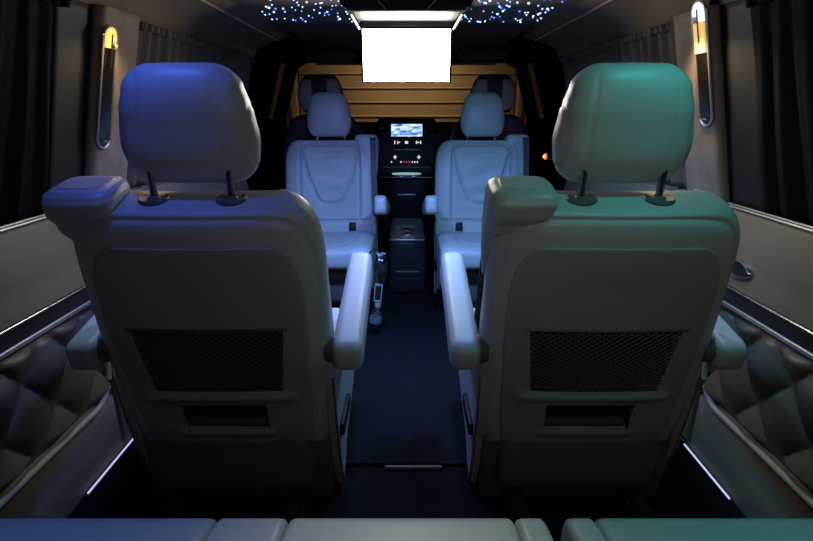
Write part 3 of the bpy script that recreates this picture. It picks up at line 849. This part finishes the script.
# door pull, red lamp and red strip on the right
dp = empty('door_pull', (.874, 1.325, .60)); tag(dp, 'chrome door pull with a dark cup in the right wall beside the seat back', 'handle')
MB().lathe([(0, -.008), (.052, -.008), (.056, .006), (.050, .016), (.044, .010), (0, .006)], (0, 0, 0), 28, Matrix.Rotation(-PI/2, 3, 'Y') @ Matrix.Diagonal((.45, 1, 1))).build('rim', M['chrome'], dp)
MB().lathe([(0, .006), (.044, .006), (.044, .0105), (0, .0105)], (0, 0, 0), 24, Matrix.Rotation(-PI/2, 3, 'Y') @ Matrix.Diagonal((.40, 1, 1))).build('cup', M['recess'], dp)
rl = empty('red_indicator', (.832, 3.21, .73)); tag(rl, 'round red indicator lamp glowing in the dark right cab door', 'indicator lamp')
MB().rbox((.032, 0, 0), (.07, .05, .05), .01, 2).build('socket', M['black'], rl)
MB().lathe([(0, -.008), (.016, -.008), (.017, 0), (.012, .006), (0, .007)], (-.008, 0, 0), 20, Matrix.Rotation(-PI/2, 3, 'Y')).build('lens', M['red'], rl)
MB().lathe([(0, 0), (.008, 0), (.006, .004), (0, .005)], (-.015, 0, 0), 16, Matrix.Rotation(-PI/2, 3, 'Y')).build('bulb', M['redhot'], rl)
light('POINT', 'red_light', (-.05, 0, 0), .06, (1., .05, .02), .02, None, rl)
rs = empty('red_marker_strip', (.858, 2.74, .665)); tag(rs, 'dim red marker strip on the right wall behind the teal headrest', 'marker strip')
MB().rbox((.004, 0, 0), (.016, .32, .022), .004, 2).build('housing', M['black'], rs)
MB().box((-.005, 0, 0), (.004, .30, .011)).build('lens', M['redstrip'], rs)

# ------------------------------------------------------------------ lamps of the cabin, with added bench and armrest lights
M['bluelens'] = mat('blue lamp lens', (.2, .3, .8), .3, emit=(.1, .2, 1.), es=.8)
M['teallens'] = mat('teal lamp lens', (.1, .7, .6), .3, emit=(.05, .9, .7), es=.8)
M['whitelens'] = mat('cool lamp lens', (.7, .75, .8), .3, emit=(.55, .7, 1.), es=.8)
def dome(loc, power, color, lens, label, aim, size=.09, spread=None):
    r_ = empty('ceiling_lamp', loc); tag(r_, label, 'lamp', 'ceiling lamps')
    MB().lathe([(0, .004), (.055, .004), (.057, 0), (.05, -.006), (.046, -.004), (0, -.004)], (0, 0, 0), 28).build('bezel', M['silver'], r_)
    MB().lathe([(0, -.003), (.045, -.003), (.043, -.007), (0, -.009)], (0, 0, 0), 24).build('lens', M[lens], r_)
    d = (Vector(aim)-Vector(loc)).normalized()
    light('AREA', 'lamp_light', (0, 0, -.022), power, color, size, d*5, r_, spread)
    return r_
Z = 1.345
dome((-.50, .94, Z), .52, (.06, .15, 1.), 'bluelens', 'blue ceiling lamp above the nearest left seat', (-.50, .95, .4), .06, R(120))
dome((.51, .86, Z), .52, (.05, .70, .68), 'teallens', 'teal ceiling lamp above the nearest right seat', (.51, .94, .4), .06, R(120))
dome((-.50, .48, Z), .24, (.10, .30, 1.), 'bluelens', 'added unseen blue lamp that tints the left end of the rear bench', (-.50, .50, .4), .06, R(70))  # added lamp, lights only the left bench cushions
dome((.55, .48, Z), .22, (.10, .70, .80), 'teallens', 'added unseen teal lamp that tints the single rear seat', (.55, .50, .4), .06, R(70))  # added so the single rear seat turns teal
dome((-.24, 1.62, Z), 9., (.19, .31, 1.), 'bluelens', 'violet blue ceiling lamp facing the left pale blue seat', (-.28, 1.98, .4), spread=R(130))
dome((.24, 1.62, Z), 9., (.16, .46, 1.), 'whitelens', 'light blue ceiling lamp facing the right pale blue seat', (.28, 1.98, .4), spread=R(130))
dome((.22, -.30, Z), .62, (1., .94, .85), 'whitelens', 'neutral ceiling lamp behind the rear bench', (.28, 1.2, .72), spread=R(100))
dome((-.02, .46, Z), .18, (.80, .97, .88), 'whitelens', 'added unseen pale lamp that brightens the middle of the rear bench', (-.02, .48, .4), .05, R(56))  # added to brighten the middle cushion
for sx in (-1, 1):  # added blue lamps that tint the outer armrests
    r_ = empty('armrest_fill_lamp', (sx*.69, 1.36, 1.305)); tag(r_, 'small added blue lamp over the outer armrest of the nearest %s seat' % ('left' if sx < 0 else 'right'), 'lamp', 'added armrest lamps')
    MB().lathe([(0, .012), (.02, .012), (.022, 0), (.018, -.005), (0, -.004)], (0, 0, 0), 20).build('bezel', M['silver'], r_)
    MB().lathe([(0, -.004), (.015, -.004), (.013, -.008), (0, -.009)], (0, 0, 0), 20).build('lens', M['bluelens'], r_)
    light('AREA', 'lamp_light', (0, 0, -.014), .16, (.14, .48, 1.), .03, (sx*.04, -.20, -.83), r_, R(46))
# light that the pillar lamps throw down the walls
def pillar_spot(pt, sgn, power, color, parent):
    p = pt(0, 1.17, .06); l = light('SPOT', 'pillar_light', tuple(p), power, color, .02, (sgn*.93, p.y-.15, .2), parent)
    l.data.spot_size = R(150); l.data.spot_blend = .8
pillar_spot(ptL, -1, 2.0, (1., .66, .36), lampL)
pillar_spot(ptR, 1, 3.0, (1., .72, .44), lampR)

# ------------------------------------------------------------------ world and view
w = bpy.data.worlds.new('night'); sc.world = w; w.use_nodes = True
w.node_tree.nodes['Background'].inputs[0].default_value = (.03, .035, .05, 1); w.node_tree.nodes['Background'].inputs[1].default_value = .05
sc.view_settings.view_transform = 'Standard'; sc.view_settings.look = 'None'; sc.view_settings.gamma = 1; sc.view_settings.exposure = 0
sc.view_settings.use_curve_mapping = False
sc.cycles.use_denoising = True
